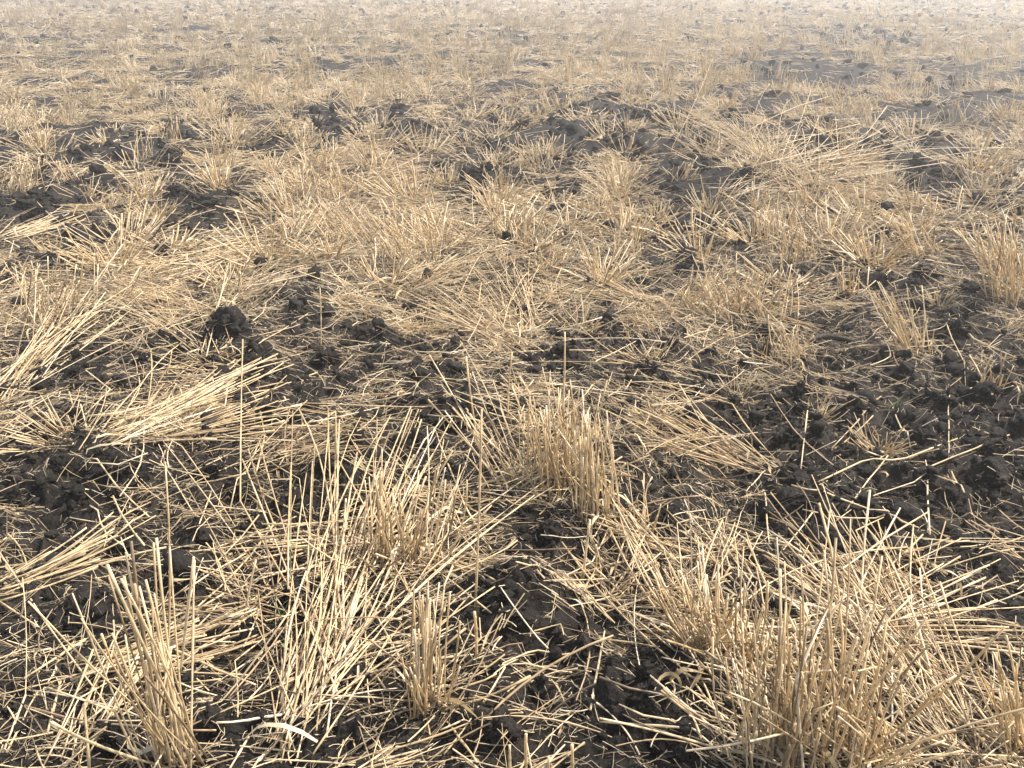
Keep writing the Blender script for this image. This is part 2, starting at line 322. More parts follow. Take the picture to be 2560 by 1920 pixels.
# ------------------------------------------------------------------ materials
def new_mat(name):
    m = bpy.data.materials.new(name); m.use_nodes = True
    nt = m.node_tree
    for n in list(nt.nodes): nt.nodes.remove(n)
    return m, nt
def ramp(nt, stops):
    n = nt.nodes.new('ShaderNodeValToRGB'); e = n.color_ramp.elements
    while len(e) < len(stops): e.new(0.5)
    for k, (p, c) in enumerate(stops): e[k].position = p; e[k].color = (*c, 1)
    return n
def straw_material(name, stops, transl=0.3, rough=0.36):
    m, nt = new_mat(name); N, L = nt.nodes, nt.links
    out = N.new('ShaderNodeOutputMaterial'); pb = N.new('ShaderNodeBsdfPrincipled'); tr = N.new('ShaderNodeBsdfTranslucent'); mix = N.new('ShaderNodeMixShader')
    a = N.new('ShaderNodeAttribute'); a.attribute_name = 'rnd'
    u = N.new('ShaderNodeAttribute'); u.attribute_name = 'along'
    cr = ramp(nt, stops); L.new(a.outputs['Fac'], cr.inputs[0])
    # joints of the stalk: a thin brown ring every eleven centimetres
    add = N.new('ShaderNodeMath'); add.operation = 'MULTIPLY_ADD'; add.inputs[1].default_value = 9.0
    L.new(u.outputs['Fac'], add.inputs[0])
    m7 = N.new('ShaderNodeMath'); m7.operation = 'MULTIPLY'; m7.inputs[1].default_value = 7.31; L.new(a.outputs['Fac'], m7.inputs[0]); L.new(m7.outputs[0], add.inputs[2])
    fr = N.new('ShaderNodeMath'); fr.operation = 'FRACT'; L.new(add.outputs[0], fr.inputs[0])
    nd = N.new('ShaderNodeMapRange'); nd.inputs[1].default_value = 0.0; nd.inputs[2].default_value = 0.07; nd.inputs[3].default_value = 0.55; nd.inputs[4].default_value = 1.0
    L.new(fr.outputs[0], nd.inputs[0])
    # weathering blotches
    geo = N.new('ShaderNodeNewGeometry'); no = N.new('ShaderNodeTexNoise'); no.inputs['Scale'].default_value = 38; no.inputs['Detail'].default_value = 3
    L.new(geo.outputs['Position'], no.inputs['Vector'])
    wr = N.new('ShaderNodeMapRange'); wr.inputs[1].default_value = 0.3; wr.inputs[2].default_value = 0.7; wr.inputs[3].default_value = 0.72; wr.inputs[4].default_value = 1.08
    L.new(no.outputs[0], wr.inputs[0])
    mm = N.new('ShaderNodeMath'); mm.operation = 'MULTIPLY'; L.new(nd.outputs[0], mm.inputs[0]); L.new(wr.outputs[0], mm.inputs[1])
    mul = N.new('ShaderNodeVectorMath'); mul.operation = 'SCALE'; L.new(cr.outputs[0], mul.inputs[0]); L.new(mm.outputs[0], mul.inputs['Scale'])
    L.new(mul.outputs[0], pb.inputs['Base Color']); L.new(mul.outputs[0], tr.inputs[0])
    pb.inputs['Roughness'].default_value = rough; pb.inputs['Specular IOR Level'].default_value = 0.6
    mix.inputs[0].default_value = transl
    L.new(pb.outputs[0], mix.inputs[1]); L.new(tr.outputs[0], mix.inputs[2]); L.new(mix.outputs[0], out.inputs[0])
    return m
M_STRAW = straw_material('straw', [(0.0, (.25, .18, .115)), (0.14, (.45, .325, .185)), (0.40, (.67, .52, .30)), (0.75, (.74, .61, .405)), (1.0, (.80, .71, .54))], 0.45)
M_CHAFF = straw_material('chaff', [(0.0, (.14, .10, .065)), (0.22, (.34, .26, .16)), (0.55, (.60, .48, .30)), (1.0, (.76, .67, .50))], 0.35, 0.6)
M_LEAF = straw_material('dry_leaf', [(0.0, (.30, .21, .11)), (0.5, (.52, .40, .22)), (1.0, (.66, .56, .38))], 0.4, 0.6)
M_GREEN = straw_material('green_blade', [(0.0, (.06, .12, .03)), (0.5, (.11, .19, .05)), (1.0, (.25, .32, .12))], 0.35, 0.5)

def soil_material(name, tint=1.0, big=1.0):
    m, nt = new_mat(name); N, L = nt.nodes, nt.links
    out = N.new('ShaderNodeOutputMaterial'); pb = N.new('ShaderNodeBsdfPrincipled')
    geo = N.new('ShaderNodeNewGeometry')
    n1 = N.new('ShaderNodeTexNoise'); n1.inputs['Scale'].default_value = 9*big; n1.inputs['Detail'].default_value = 6
    n2 = N.new('ShaderNodeTexNoise'); n2.inputs['Scale'].default_value = 170; n2.inputs['Detail'].default_value = 5; n2.inputs['Roughness'].default_value = 0.7
    n3 = N.new('ShaderNodeTexVoronoi'); n3.inputs['Scale'].default_value = 240
    for n in (n1, n2, n3): L.new(geo.outputs['Position'], n.inputs['Vector'])
    cr = ramp(nt, [(0.34, (.0042*tint, .0036*tint, .0030*tint)), (0.52, (.0120*tint, .0100*tint, .0082*tint)), (0.70, (.042*tint, .034*tint, .0265*tint))])
    ad = N.new('ShaderNodeMath'); ad.operation = 'MULTIPLY_ADD'; ad.inputs[1].default_value = 0.5
    hf = N.new('ShaderNodeMath'); hf.operation = 'MULTIPLY'; hf.inputs[1].default_value = 0.5
    L.new(n1.outputs[0], hf.inputs[0]); L.new(n2.outputs[0], ad.inputs[0]); L.new(hf.outputs[0], ad.inputs[2]); L.new(ad.outputs[0], cr.inputs[0])
    L.new(cr.outputs[0], pb.inputs['Base Color']); pb.inputs['Roughness'].default_value = 0.9; pb.inputs['Specular IOR Level'].default_value = 0.16
    b1 = N.new('ShaderNodeBump'); b1.inputs['Strength'].default_value = 0.9; b1.inputs['Distance'].default_value = 0.006; L.new(n2.outputs[0], b1.inputs['Height'])
    b2 = N.new('ShaderNodeBump'); b2.inputs['Strength'].default_value = 0.6; b2.inputs['Distance'].default_value = 0.003; b2.invert = True
    L.new(n3.outputs['Distance'], b2.inputs['Height']); L.new(b1.outputs[0], b2.inputs['Normal']); L.new(b2.outputs[0], pb.inputs['Normal'])
    L.new(pb.outputs[0], out.inputs[0])
    return m
M_SOIL = soil_material('black_soil')
M_CLOD = soil_material('clod_soil', 1.0, 2.0)
M_WOOD = soil_material('weathered_root', 3.2, 3.0)

# ------------------------------------------------------------------ mesh helpers
def mesh_from(name, V, quads, mat, attrs=None, ngons=None, smooth=True):
    me = bpy.data.meshes.new(name)
    V = np.ascontiguousarray(V, np.float32); quads = np.ascontiguousarray(quads, np.int32)
    loops = [quads.ravel()]; starts = [np.arange(len(quads))*quads.shape[1]]; n = quads.size
    if ngons is not None and len(ngons):
        loops.append(ngons.ravel().astype(np.int32)); starts.append(n+np.arange(len(ngons))*ngons.shape[1])
    loops = np.concatenate(loops); starts = np.concatenate(starts).astype(np.int32)
    me.vertices.add(len(V)); me.vertices.foreach_set('co', V.ravel())
    me.loops.add(len(loops)); me.loops.foreach_set('vertex_index', loops)
    me.polygons.add(len(starts)); me.polygons.foreach_set('loop_start', starts)
    me.polygons.foreach_set('use_smooth', np.full(len(starts), smooth))
    for k, v in (attrs or {}).items():
        a = me.attributes.new(k, 'FLOAT', 'POINT'); a.data.foreach_set('value', np.ascontiguousarray(v, np.float32))
    me.materials.append(mat)
    me.update(calc_edges=True)
    return me
def norm(v): return v/np.maximum(np.linalg.norm(v, axis=-1, keepdims=True), 1e-9)
def tubes(name, P, rad, mat, sides=6, caps=True, rnd=None):
    """P (N,K,3) centre lines, rad (N,) or (N,K): one mesh of closed stalks."""
    N, K, _ = P.shape
    if rad.ndim == 1: rad = rad[:, None]*(1+0.16*rng.normal(size=(N, K)).clip(-1.6, 1.6))
    T = np.empty_like(P); T[:, 1:-1] = P[:, 2:]-P[:, :-2]; T[:, 0] = P[:, 1]-P[:, 0]; T[:, -1] = P[:, -1]-P[:, -2]; T = norm(T)
    ref = np.where(np.abs(T[:, :1, 2:3]) > 0.8, np.array([1.0, 0, 0]), np.array([0, 0, 1.0]))
    n1 = norm(np.cross(T, np.broadcast_to(ref, T.shape))); n2 = np.cross(T, n1)
    ang = np.arange(sides)*2*math.pi/sides
    V = P[:, :, None]+rad[:, :, None, None]*(n1[:, :, None]*np.cos(ang)[:, None]+n2[:, :, None]*np.sin(ang)[:, None])
    idx = np.arange(N*K*sides).reshape(N, K, sides)
    a = idx[:, :-1]; b = idx[:, 1:]
    q = np.stack([a, np.roll(a, -1, 2), np.roll(b, -1, 2), b], -1).reshape(-1, 4)
    ng = np.concatenate([idx[:, 0, ::-1], idx[:, -1]]) if caps else None
    if rnd is None: rnd = rng.random(N)
    seg = np.linalg.norm(np.diff(P, axis=1), axis=-1); al = np.concatenate([np.zeros((N, 1)), np.cumsum(seg, 1)], 1)
    at_ = {'rnd': np.repeat(rnd, K*sides), 'along': np.repeat(al.ravel(), sides)}
    return mesh_from(name, V.reshape(-1, 3), q, mat, at_, ng)
def ribbons(name, P, wid, mat, rnd=None, twist=None):
    """P (N,K,3), wid (N,K): thin dry blades; a blade really is a sheet."""
    N, K, _ = P.shape
    T = np.empty_like(P); T[:, 1:-1] = P[:, 2:]-P[:, :-2]; T[:, 0] = P[:, 1]-P[:, 0]; T[:, -1] = P[:, -1]-P[:, -2]; T = norm(T)
    up = norm(rng.normal(size=(N, 1, 3))+np.array([0, 0, 0.8])); s = norm(np.cross(T, np.broadcast_to(up, T.shape))); n2 = np.cross(T, s)
    tw = np.zeros((N, K)) if twist is None else twist
    d = s*np.cos(tw)[..., None]+n2*np.sin(tw)[..., None]
    V = np.stack([P-d*wid[..., None]/2, P+d*wid[..., None]/2], 2)
    idx = np.arange(N*K*2).reshape(N, K, 2)
    q = np.stack([idx[:, :-1, 0], idx[:, :-1, 1], idx[:, 1:, 1], idx[:, 1:, 0]], -1).reshape(-1, 4)
    if rnd is None: rnd = rng.random(N)
    seg = np.linalg.norm(np.diff(P, axis=1), axis=-1); al = np.concatenate([np.zeros((N, 1)), np.cumsum(seg, 1)], 1)
    return mesh_from(name, V.reshape(-1, 3), q, mat, {'rnd': np.repeat(rnd, K*2), 'along': np.repeat(al.ravel(), 2)})
def link(name, data, parent=None, loc=None):
    o = bpy.data.objects.new(name, data); COL.objects.link(o)
    if parent is not None: o.parent = parent
    if loc is not None: o.location = loc
    return o
def tag(o, label=None, cat=None, group=None, kind=None):
    if label: o['label'] = label
    if cat: o['category'] = cat
    if group: o['group'] = group
    if kind: o['kind'] = kind
    return o

# ------------------------------------------------------------------ ground: one sheet out to the horizon
dep = np.linspace(R(72), R(0.55), 940)
rows = np.concatenate([[-60.0, -8.0, -2.0, 0.0], CAM_H/np.tan(dep), np.geomspace(160, 900, 24)])
cols = np.linspace(-1.0, 1.0, 1060)*1.25
YY, SS = np.meshgrid(rows, cols, indexing='ij')
ww = np.maximum(np.abs(YY+0.55), 0.9)
ww[:4] = np.array([[60], [12], [4], [1.4]])
XX = SS*ww
ZZ = terrain(XX, YY)
gi = np.arange(XX.size).reshape(XX.shape)
gq = np.stack([gi[:-1, :-1], gi[:-1, 1:], gi[1:, 1:], gi[1:, :-1]], -1).reshape(-1, 4)
ground = link('ground', mesh_from('ground', np.stack([XX, YY, ZZ], -1).reshape(-1, 3), gq, M_SOIL))
tag(ground, 'dark crumbly tilled soil of the stubble field', kind='structure')

# ------------------------------------------------------------------ labels by what a thing lies beside
LANDMARKS = []          # (x, y, short)
USED = set()
ORD = ['nearest', 'second nearest', 'third nearest', 'fourth nearest', 'fifth nearest', 'sixth nearest', 'seventh nearest', 'eighth nearest', 'ninth nearest', 'tenth nearest',
       'eleventh nearest', 'twelfth nearest']
def direction(dx, dy):
    a = math.degrees(math.atan2(dy, dx)) % 360
    return ['right of', 'beyond and right of', 'beyond', 'beyond and left of', 'left of', 'in front and left of', 'in front of', 'in front and right of'][int((a+22.5)//45) % 8]
def label_all(items, noun):
    """items: [(object, x, y, adjectives)]; every label names what singles the thing out."""
    todo = {}
    for (o, x, y, adj) in items:
        s = max(y, 1.0)
        d = sorted(((((lx-x)/s)**2+(1.6*math.log(ly/y))**2), lx, ly, sh) for lx, ly, sh in LANDMARKS)
        _, lx, ly, sh = d[0]
        key = (direction((x-lx)/s, 1.6*math.log(y/ly)), sh)
        todo.setdefault((adj, key), []).append((d[0][0], o, d))
    for (adj, (di, sh)), v in todo.items():
        v.sort(key=lambda t: t[0])
        for k, (_, o, d) in enumerate(v):
            where = f'{di} the {sh}'
            t = f'{adj} {noun} {where}' if len(v) == 1 else f'{adj} {noun}, {ORD[min(k, 11)]} {where}'
            if k > 11 or t in USED or len(t.split()) > 15:
                t = f'{adj} {noun} between the {d[0][3]} and the {d[1][3]}'
            j = 2
            while t in USED and j < len(d):
                t = f'{adj} {noun} {di} the {sh}, toward the {d[j][3]}'; j += 1
            USED.add(t); o['label'] = t

# ------------------------------------------------------------------ clods
def clod_data(name, seed, sub=5, mat=None, smoothness=0.0, aspect=(1, 1, 0.8)):
    r = np.random.default_rng(seed)
    bm = bmesh.new(); bmesh.ops.create_icosphere(bm, subdivisions=sub, radius=1.0)
    me = bpy.data.meshes.new(name); bm.to_mesh(me); bm.free()
    n = len(me.vertices); co = np.empty(n*3, np.float32); me.vertices.foreach_get('co', co); co = co.reshape(-1, 3).astype(float)
    ax = r.normal(size=(11, 3)); ax = norm(ax); off = r.uniform(0.45, 0.95, 11)     # a few broken faces
    rad = np.ones(n)
    low = sum(a*np.sin(co@(f*norm(r.normal(size=3)))+p) for a, f, p in zip([.16, .13, .10, .08, .06], [2, 2.8, 3.6, 5, 6.5], r.uniform(0, 6, 5)))
    rad = rad+low
    for a, o in zip(ax, off):
        d = (co*rad[:, None])@a
        rad = np.where(d > o, rad*(1-0.8*(d-o)/np.maximum(d, 1e-3)), rad)
    for m_, amp in ((22, .30), (90, .17), (420, .10)):
        f = norm(r.normal(size=(m_, 3))); d = 1-np.max(co@f.T, axis=1); d = np.sqrt(np.maximum(2*d, 0)); sc = 2.2/math.sqrt(m_)
        rad = rad+amp*(1-smoothness)*(0.45-np.clip(d/sc, 0, 1)**1.5)
    rad = rad+(1-smoothness)*0.045*r.normal(size=n)*0.7
    P = co*rad[:, None]*np.array(aspect)
    me.vertices.foreach_set('co', P.astype(np.float32).ravel()); me.polygons.foreach_set('use_smooth', np.ones(len(me.polygons), bool))
    me.materials.append(mat or M_CLOD); me.update()
    return me
CLOD_ITEMS = []
for k, (cx, cyy, w, h, short, label) in enumerate(CLODS):
    p = on_ground(cx, cyy+h*0.30); sl = math.sqrt(p[0]**2+p[1]**2+(CAM_H-p[2])**2)
    rx = 0.5*w/FPX*sl; rz = min(0.55*h/FPX*sl, rx*(1.9 if 'peg' in short else 0.95))
    mound = 'mound' in short
    sm = 0.45 if 'smooth' in short or 'boulder' in short else (0.2 if 'ball' in short or 'oval' in short else 0.0)
    me = clod_data('soil_clod', 100+k, 5 if w*1.0 > 45 else 4, None, sm, (1, 1, 1))
    o = link('soil_clod', me)
    zc = p[2]+rz*(0.05 if mound else 0.28)
    o.location = (p[0], p[1]+0.25*rx, zc); o.scale = (rx*0.92, rx*0.85, rz*0.86*(0.7 if mound else 1)); o.rotation_euler = (0, 0, rng.uniform(-0.3, 0.3))
    tag(o, label, 'soil clod', 'clods of dark soil'); USED.add(label)
    stamp(p[0], p[1]+0.25*rx, zc, rx*0.95, rz*0.8, 0.45 if mound else 1.0)
    LANDMARKS.append((p[0], p[1], short))
HERO_CLOD_XY = [(o.location.x, o.location.y) for o in COL.objects if o.name.startswith('soil_clod')]
CLOD_KINDS = [clod_data('soil_clod', 500+k, 4, None, 0.0 if k % 4 else 0.3, (1, rng.uniform(.7, 1), rng.uniform(.55, .9))) for k in range(14)]
def fan(n, r0, r1, half=0.84):
    """n points spread evenly over the ground in front of the camera between two distances."""
    r = np.sqrt(rng.uniform(r0*r0, r1*r1, n)); a = rng.uniform(-half, half, n)
    return r*np.sin(a), r*np.cos(a)
def in_view(x, y, z=0.03, m=30):
    px, py, _ = project(x, y, z)
    return (px > -m) & (px < 2560+m) & (py > -5) & (py < 1920+m)
xs, ys = [], []
for (r0, r1, n) in ((1.1, 3.0, 600), (3.0, 7.0, 900), (7.0, 26.0, 1100)):
    x, y = fan(n, r0, r1, 0.70); c = cover(x, y)
    ok = (rng.random(n) < np.clip(1.02-c, 0.03, 1)**2.2) & in_view(x, y)
    xs.append(x[ok]); ys.append(y[ok])
cxs, cys = np.concatenate(xs), np.concatenate(ys)
keep = []
for k in rng.permutation(len(cxs)):
    x, y = cxs[k], cys[k]
    if any((x-a)**2+(y-b)**2 < (0.05+0.012*y)**2 for a, b in HERO_CLOD_XY): continue
    keep.append((x, y)); HERO_CLOD_XY.append((x, y))
    if len(keep) >= 228: break
ADJ_CLOD = ['small dark crumbly', 'fist-sized black', 'flattish dark', 'knobbly black', 'angular dark']
items = []
for k, (x, y) in enumerate(keep):
    big = rng.random() < 0.3
    r = (rng.uniform(0.036, 0.062) if big else rng.uniform(0.017, 0.036))*(1+0.055*max(y-2, 0))
    v = int(rng.integers(14))
    o = link('soil_clod', CLOD_KINDS[v])
    z = terr1(x, y)+r*0.25
    flat = rng.uniform(0.6, 1.0)
    o.location = (x, y, z); o.scale = (r, r*rng.uniform(.8, 1.1), r*flat); o.rotation_euler = (rng.uniform(-.4, .4), rng.uniform(-.4, .4), rng.uniform(0, 6.28))
    tag(o, None, 'soil clod', 'clods of dark soil'); stamp(x, y, z, r*0.95, r*0.7*flat)
    adj = 'small dark' if r < 0.027*(1+0.055*max(y-2, 0)) else ('fist-sized black' if big else 'knobbly black')
    if flat < 0.72: adj = 'flattish dark' if not big else 'broad flattish black'
    items.append((o, x, y, adj))
CLOD_TODO = items

# crumbs of soil too many to count, near and far
def crumb_mesh(name, x, y, r, sub=1, lift=0.3):
    pool = [clod_data('pattern', 900+k, sub, None, 0.0, (1, 1, 1)) for k in range(10)]; bv = []
    for me in pool:
        co = np.empty(len(me.vertices)*3, np.float32); me.vertices.foreach_get('co', co); bv.append(co.reshape(-1, 3))
    bf = np.array([p.vertices[:] for p in pool[0].polygons]); bv = np.array(bv)
    for me in pool: bpy.data.meshes.remove(me)
    n = len(x); nb = bv.shape[1]
    V = bv[rng.integers(0, 10, n)]*np.stack([rng.uniform(.7, 1.2, n), rng.uniform(.7, 1.2, n), rng.uniform(.5, 1, n)], -1)[:, None]*r[:, None, None]
    a = rng.uniform(0, 6.28, n); c, s = np.cos(a)[:, None], np.sin(a)[:, None]
    V = np.stack([V[..., 0]*c-V[..., 1]*s, V[..., 0]*s+V[..., 1]*c, V[..., 2]], -1)
    V = V+np.stack([x, y, surf(x, y)+lift*r], -1)[:, None]
    F = (bf[None]+(np.arange(n)*nb)[:, None, None]).reshape(-1, 3)
    return mesh_from(name, V.reshape(-1, 3), F, M_CLOD, None, None, sub > 1)
x, y = fan(26000, 0.8, 6.0, 0.8); c = cover(x, y); ok = rng.random(len(x)) < np.clip(1.0-c, 0.05, 1)**1.4; x, y = x[ok], y[ok]
r = 0.003+0.021*rng.random(len(x))**3.2
cr_o = link('soil_crumbs', crumb_mesh('soil_crumbs', x, y, r, 1)); tag(cr_o, 'fine crumbs of black soil between the straws', kind='stuff')
x, y = fan(9000, 3.4, 9.0, 0.72); xb, yb = fan(48000, 9.0, 60.0, 0.68); xc, yc = fan(5200, 0.9, 3.4, 0.85); x, y = np.r_[x, xb, xc], np.r_[y, yb, yc]
c = cover(x, y); ok = rng.random(len(x)) < np.clip(0.92-c, 0.015, 1)**1.5; x, y = x[ok], y[ok]
r = (0.016+0.05*rng.random(len(x))**2.2)*np.clip(0.55+y/14, 0.8, 2.0)*np.clip((y+0.6)/4, 0.42, 1)
nr = y < 9.0
near_c = link('near_soil_lumps', crumb_mesh('near_soil_lumps', x[nr], y[nr], r[nr]*0.9, 3, 0.3)); tag(near_c, 'uncounted broken lumps of soil scattered over the near field', kind='stuff')
far_c = link('far_soil_crumbs', crumb_mesh('far_soil_crumbs', x[~nr], y[~nr], r[~nr]*1.15, 1, 0.4)); tag(far_c, 'dark lumps of soil dotted through the far hazy stubble', kind='stuff')

# ------------------------------------------------------------------ standing tufts and flattened sheaves
def stalk_paths(B, T, K=6, bow=0.05, kink=0.10):
    """centre lines from base B to top T (N,3), bowed, some of them kinked"""
    N = len(B); t = np.linspace(0, 1, K)[None, :, None]
    L = np.linalg.norm(T-B, axis=1)
    P = B[:, None]*(1-t)+T[:, None]*t
    side = norm(np.cross(T-B, rng.normal(size=(N, 3))))
    P = P+side[:, None]*(4*t*(1-t))*(rng.normal(size=N)*bow*L)[:, None, None]
    kk = rng.random(N) < kink
    for i in np.where(kk)[0]:
        j = int(rng.integers(K//2, K-1)); v = P[i, j:]-P[i, j]
        ax = norm(rng.normal(size=3)); q = Matrix.Rotation(rng.uniform(0.4, 1.5), 3, Vector(ax))
        P[i, j:] = P[i, j]+v@np.array(q).T
    return P
def leaf_paths(B, L, K=6):
    N = len(B); a = rng.uniform(0, 6.28, N); up = rng.uniform(0.2, 1.4, N)
    P = np.zeros((N, K, 3)); P[:, 0] = B
    for j in range(1, K):
        e = up-j*rng.uniform(0.25, 0.6, N); st = L/(K-1)
        P[:, j] = P[:, j-1]+np.stack([np.cos(a)*np.cos(e), np.sin(a)*np.cos(e), np.sin(e)], -1)*st[:, None]
        a = a+rng.normal(size=N)*0.35
    g = surf(P[..., 0], P[..., 1])+0.003
    P[..., 2] = np.maximum(P[..., 2], g)
    return P
def build_stalks(root, base, P, rad, rnd):
    for i in range(len(P)):
        Q = P[i:i+1]-base; m = tubes('stalk', Q, rad[i:i+1], M_STRAW, 6, True, rnd[i:i+1])
        link('stalk', m, root)
def build_leaves(root, base, n, spread, lscale):
    B = base+np.stack([rng.normal(size=n)*spread, rng.normal(size=n)*spread*0.7, rng.uniform(0.0, 0.06, n)], -1)
    B[:, 2] = np.maximum(B[:, 2], surf(B[:, 0], B[:, 1])+0.004)
    P = leaf_paths(B, rng.uniform(0.06, 0.18, n)*lscale)
    t = np.linspace(0, 1, P.shape[1])
    wd = rng.uniform(0.004, 0.009, n)[:, None]*(0.35+0.65*np.sin(np.pi*np.clip(t*0.9+0.1, 0, 1)))[None]
    tw = np.cumsum(rng.normal(size=P.shape[:2])*0.5, 1)
    for i in range(n):
        m = ribbons('dry_leaf', P[i:i+1]-base, wd[i:i+1], M_LEAF, None, tw[i:i+1]); link('dry_leaf', m, root)
TUFT_XY = []
def mperpx(p): return math.sqrt(p[0]**2+p[1]**2+(CAM_H-p[2])**2)/FPX
for (bx, by, bw, tx, ty, tw_, n, away, short, label) in TUFTS:
    base = on_ground(bx, by); mp = mperpx(base)
    top = at_depth(tx, ty, base[1]+away)
    root = link('stubble_tuft', None, None, base); tag(root, label, 'stubble tuft', 'standing tufts of stubble'); USED.add(label)
    u = rng.normal(size=n).clip(-2, 2)*0.7
    B = np.stack([base[0]+u*bw*mp, base[1]+rng.normal(size=n)*bw*mp*0.45, np.zeros(n)], -1); B[:, 2] = surf(B[:, 0], B[:, 1])-0.01
    v = 0.6*u+0.65*rng.normal(size=n).clip(-2, 2)*0.55
    T = np.stack([top[0]+v*tw_*mp*1.35, top[1]+rng.normal(size=n)*0.085, np.full(n, top[2])], -1)
    hs = np.clip(rng.normal(0.86, 0.15, n), 0.42, 1.08); short_ones = rng.random(n) < 0.16; hs = np.where(short_ones, hs*rng.uniform(0.35, 0.8, n), hs)
    T = B+(T-B)*hs[:, None]
    hgt = max(top[2]-base[2], 0.05); wild = rng.random(n) < {'thick-stalked tuft': 0.05, 'straight flank tuft': 0.1, 'tight upright tuft': 0.15, 'slender left tuft': 0.1}.get(short, 0.2)          # stalks knocked askew round the foot of the tuft
    wa = rng.uniform(0, 6.283, n); wl = rng.uniform(0.25, 0.95, n)*hgt
    W = B+np.stack([np.cos(wa)*wl, np.sin(wa)*wl*0.8, rng.uniform(0.15, 0.75, n)*hgt], -1)
    T = np.where(wild[:, None], W, T)
    P = stalk_paths(B, T, 7, 0.035, 0.12)
    g = surf(P[..., 0], P[..., 1])+0.002; P[:, 1:, 2] = np.maximum(P[:, 1:, 2], g[:, 1:])
    rad = rng.uniform(0.0012, 0.0023, n)*(1+0.05*max(base[1]-2.5, 0))
    rnd = np.where(rng.random(n) < 0.12, rng.uniform(0.02, 0.2, n), np.clip(rng.normal(0.5, 0.24, n), 0, 1))
    build_stalks(root, base, P, rad, rnd)
    if base[1] < 5: build_leaves(root, base, int(4+n*0.08), bw*mp*0.9, 1.0)
    TUFT_XY.append((base[0], base[1], bw*mp)); LANDMARKS.append((base[0], base[1], short))
for (bx, by, tx, ty, hw, n, lift, short, label) in SHEAVES:
    base = on_ground(bx, by); tip = on_ground(tx, ty); mp = mperpx(base)
    root = link('straw_sheaf', None, None, base); tag(root, label, 'straw sheaf', 'sheaves of flattened straw'); USED.add(label)
    d = tip-base; L = np.linalg.norm(d[:2]); dirv = d[:2]/L; perp = np.array([-dirv[1], dirv[0]])
    n = int(n*0.8)
    s0 = rng.normal(size=n)*0.6*hw*mp; fanout = rng.normal(size=n)*np.where(rng.random(n) < 0.25, 0.42, 0.13)
    t0 = rng.uniform(-0.15, 0.4, n)*L; t1 = np.minimum(t0+L*np.clip(rng.normal(0.88, 0.22, n), 0.3, 1.25), 1.3*L)
    arm = rng.normal(size=4)*0.2; fanout = fanout+arm[rng.integers(0, 4, n)]
    s1 = s0*1.25+fanout*(t1-t0)
    B = np.stack([base[0]+dirv[0]*t0+perp[0]*s0, base[1]+dirv[1]*t0+perp[1]*s0, np.zeros(n)], -1)
    T = np.stack([base[0]+dirv[0]*t1+perp[0]*s1, base[1]+dirv[1]*t1+perp[1]*s1, np.zeros(n)], -1)
    B[:, 2] = surf(B[:, 0], B[:, 1])+rng.uniform(0, 0.02, n); T[:, 2] = surf(T[:, 0], T[:, 1])+rng.uniform(0.004, 0.03, n)+lift*rng.uniform(0.2, 1.3, n)
    P = stalk_paths(B, T, 7, 0.035, 0.12)
    g = surf(P[..., 0], P[..., 1])+0.003; short_ = np.maximum((g-P[..., 2]).max(1), 0)*0.7; P[..., 2] += short_[:, None]
    rad = rng.uniform(0.0012, 0.0022, n)*(1+0.035*max(base[1]-3.5, 0)); rnd = np.clip(rng.normal(0.45, 0.22, n), 0, 1)
    build_stalks(root, base, P, rad, rnd)
    if base[1] < 4.5: build_leaves(root, base, int(3+n*0.05), hw*mp, 1.0)
    LANDMARKS.append(((base[0]+tip[0])/2, (base[1]+tip[1])/2, short))

# copies of a dozen and a half tuft shapes fill the rows between and beyond
def tuft_kind(seed):
    n = int(rng.integers(30, 64)); sp = rng.uniform(0.03, 0.085); h = rng.uniform(0.10, 0.20); a = rng.uniform(0, 6.28); lean = rng.uniform(0.05, 0.9)
    B = np.stack([rng.normal(size=n)*sp, rng.normal(size=n)*sp*0.6, np.full(n, -0.02)], -1)
    D = np.stack([B[:, 0]*2.5+math.cos(a)*lean*h+rng.normal(size=n)*h*0.28, B[:, 1]*2.5+math.sin(a)*lean*h+rng.normal(size=n)*h*0.28, np.full(n, h)], -1)
    wild = rng.random(n) < 0.26; wa = rng.uniform(0, 6.283, n); wl = rng.uniform(0.4, 1.6, n)*h
    D = np.where(wild[:, None], np.stack([np.cos(wa)*wl, np.sin(wa)*wl, rng.uniform(0.1, 0.8, n)*h], -1), D)
    hs = np.clip(rng.normal(0.95, 0.25, n), 0.3, 1.4)
    P = stalk_paths(B, B*1+norm(D)*(h*hs*1.1)[:, None], 4, 0.04, 0.1)
    st = tubes('stubble_stalk', P, rng.uniform(0.0017, 0.0031, n), M_STRAW, 4, False, np.clip(rng.normal(0.5, 0.22, n), 0, 1))
    lb = B[rng.integers(0, n, 10)]+np.array([0, 0, 0.02])
    K = 5; ll = rng.uniform(0.05, 0.12, 10); aa = rng.uniform(0, 6.28, 10); LP = np.zeros((10, K, 3)); LP[:, 0] = lb
    for j in range(1, K):
        e = 0.9-j*0.4; LP[:, j] = LP[:, j-1]+np.stack([np.cos(aa)*math.cos(e), np.sin(aa)*math.cos(e), np.full(10, math.sin(e))], -1)*(ll/(K-1))[:, None]
    lf = ribbons('dry_foliage', LP, np.full((10, K), 0.007), M_LEAF)
    return st, lf, lean
KINDS = [tuft_kind(k) for k in range(20)]
items = []; cnt = 0
x, y = fan(9000, 2.4, 17.0, 0.66); c = cover(x, y); px, py, _ = project(x, y, 0*x)
ok = in_view(x, y) & (rng.random(len(x)) < (0.02+0.98*c**2.6)) & (clodmask(x, y) < 0.3)
x, y = x[ok], y[ok]; order = np.argsort(np.hypot(x, y)*rng.uniform(0.8, 1.25, len(x)))
placed = [(a, b) for a, b, _ in TUFT_XY]
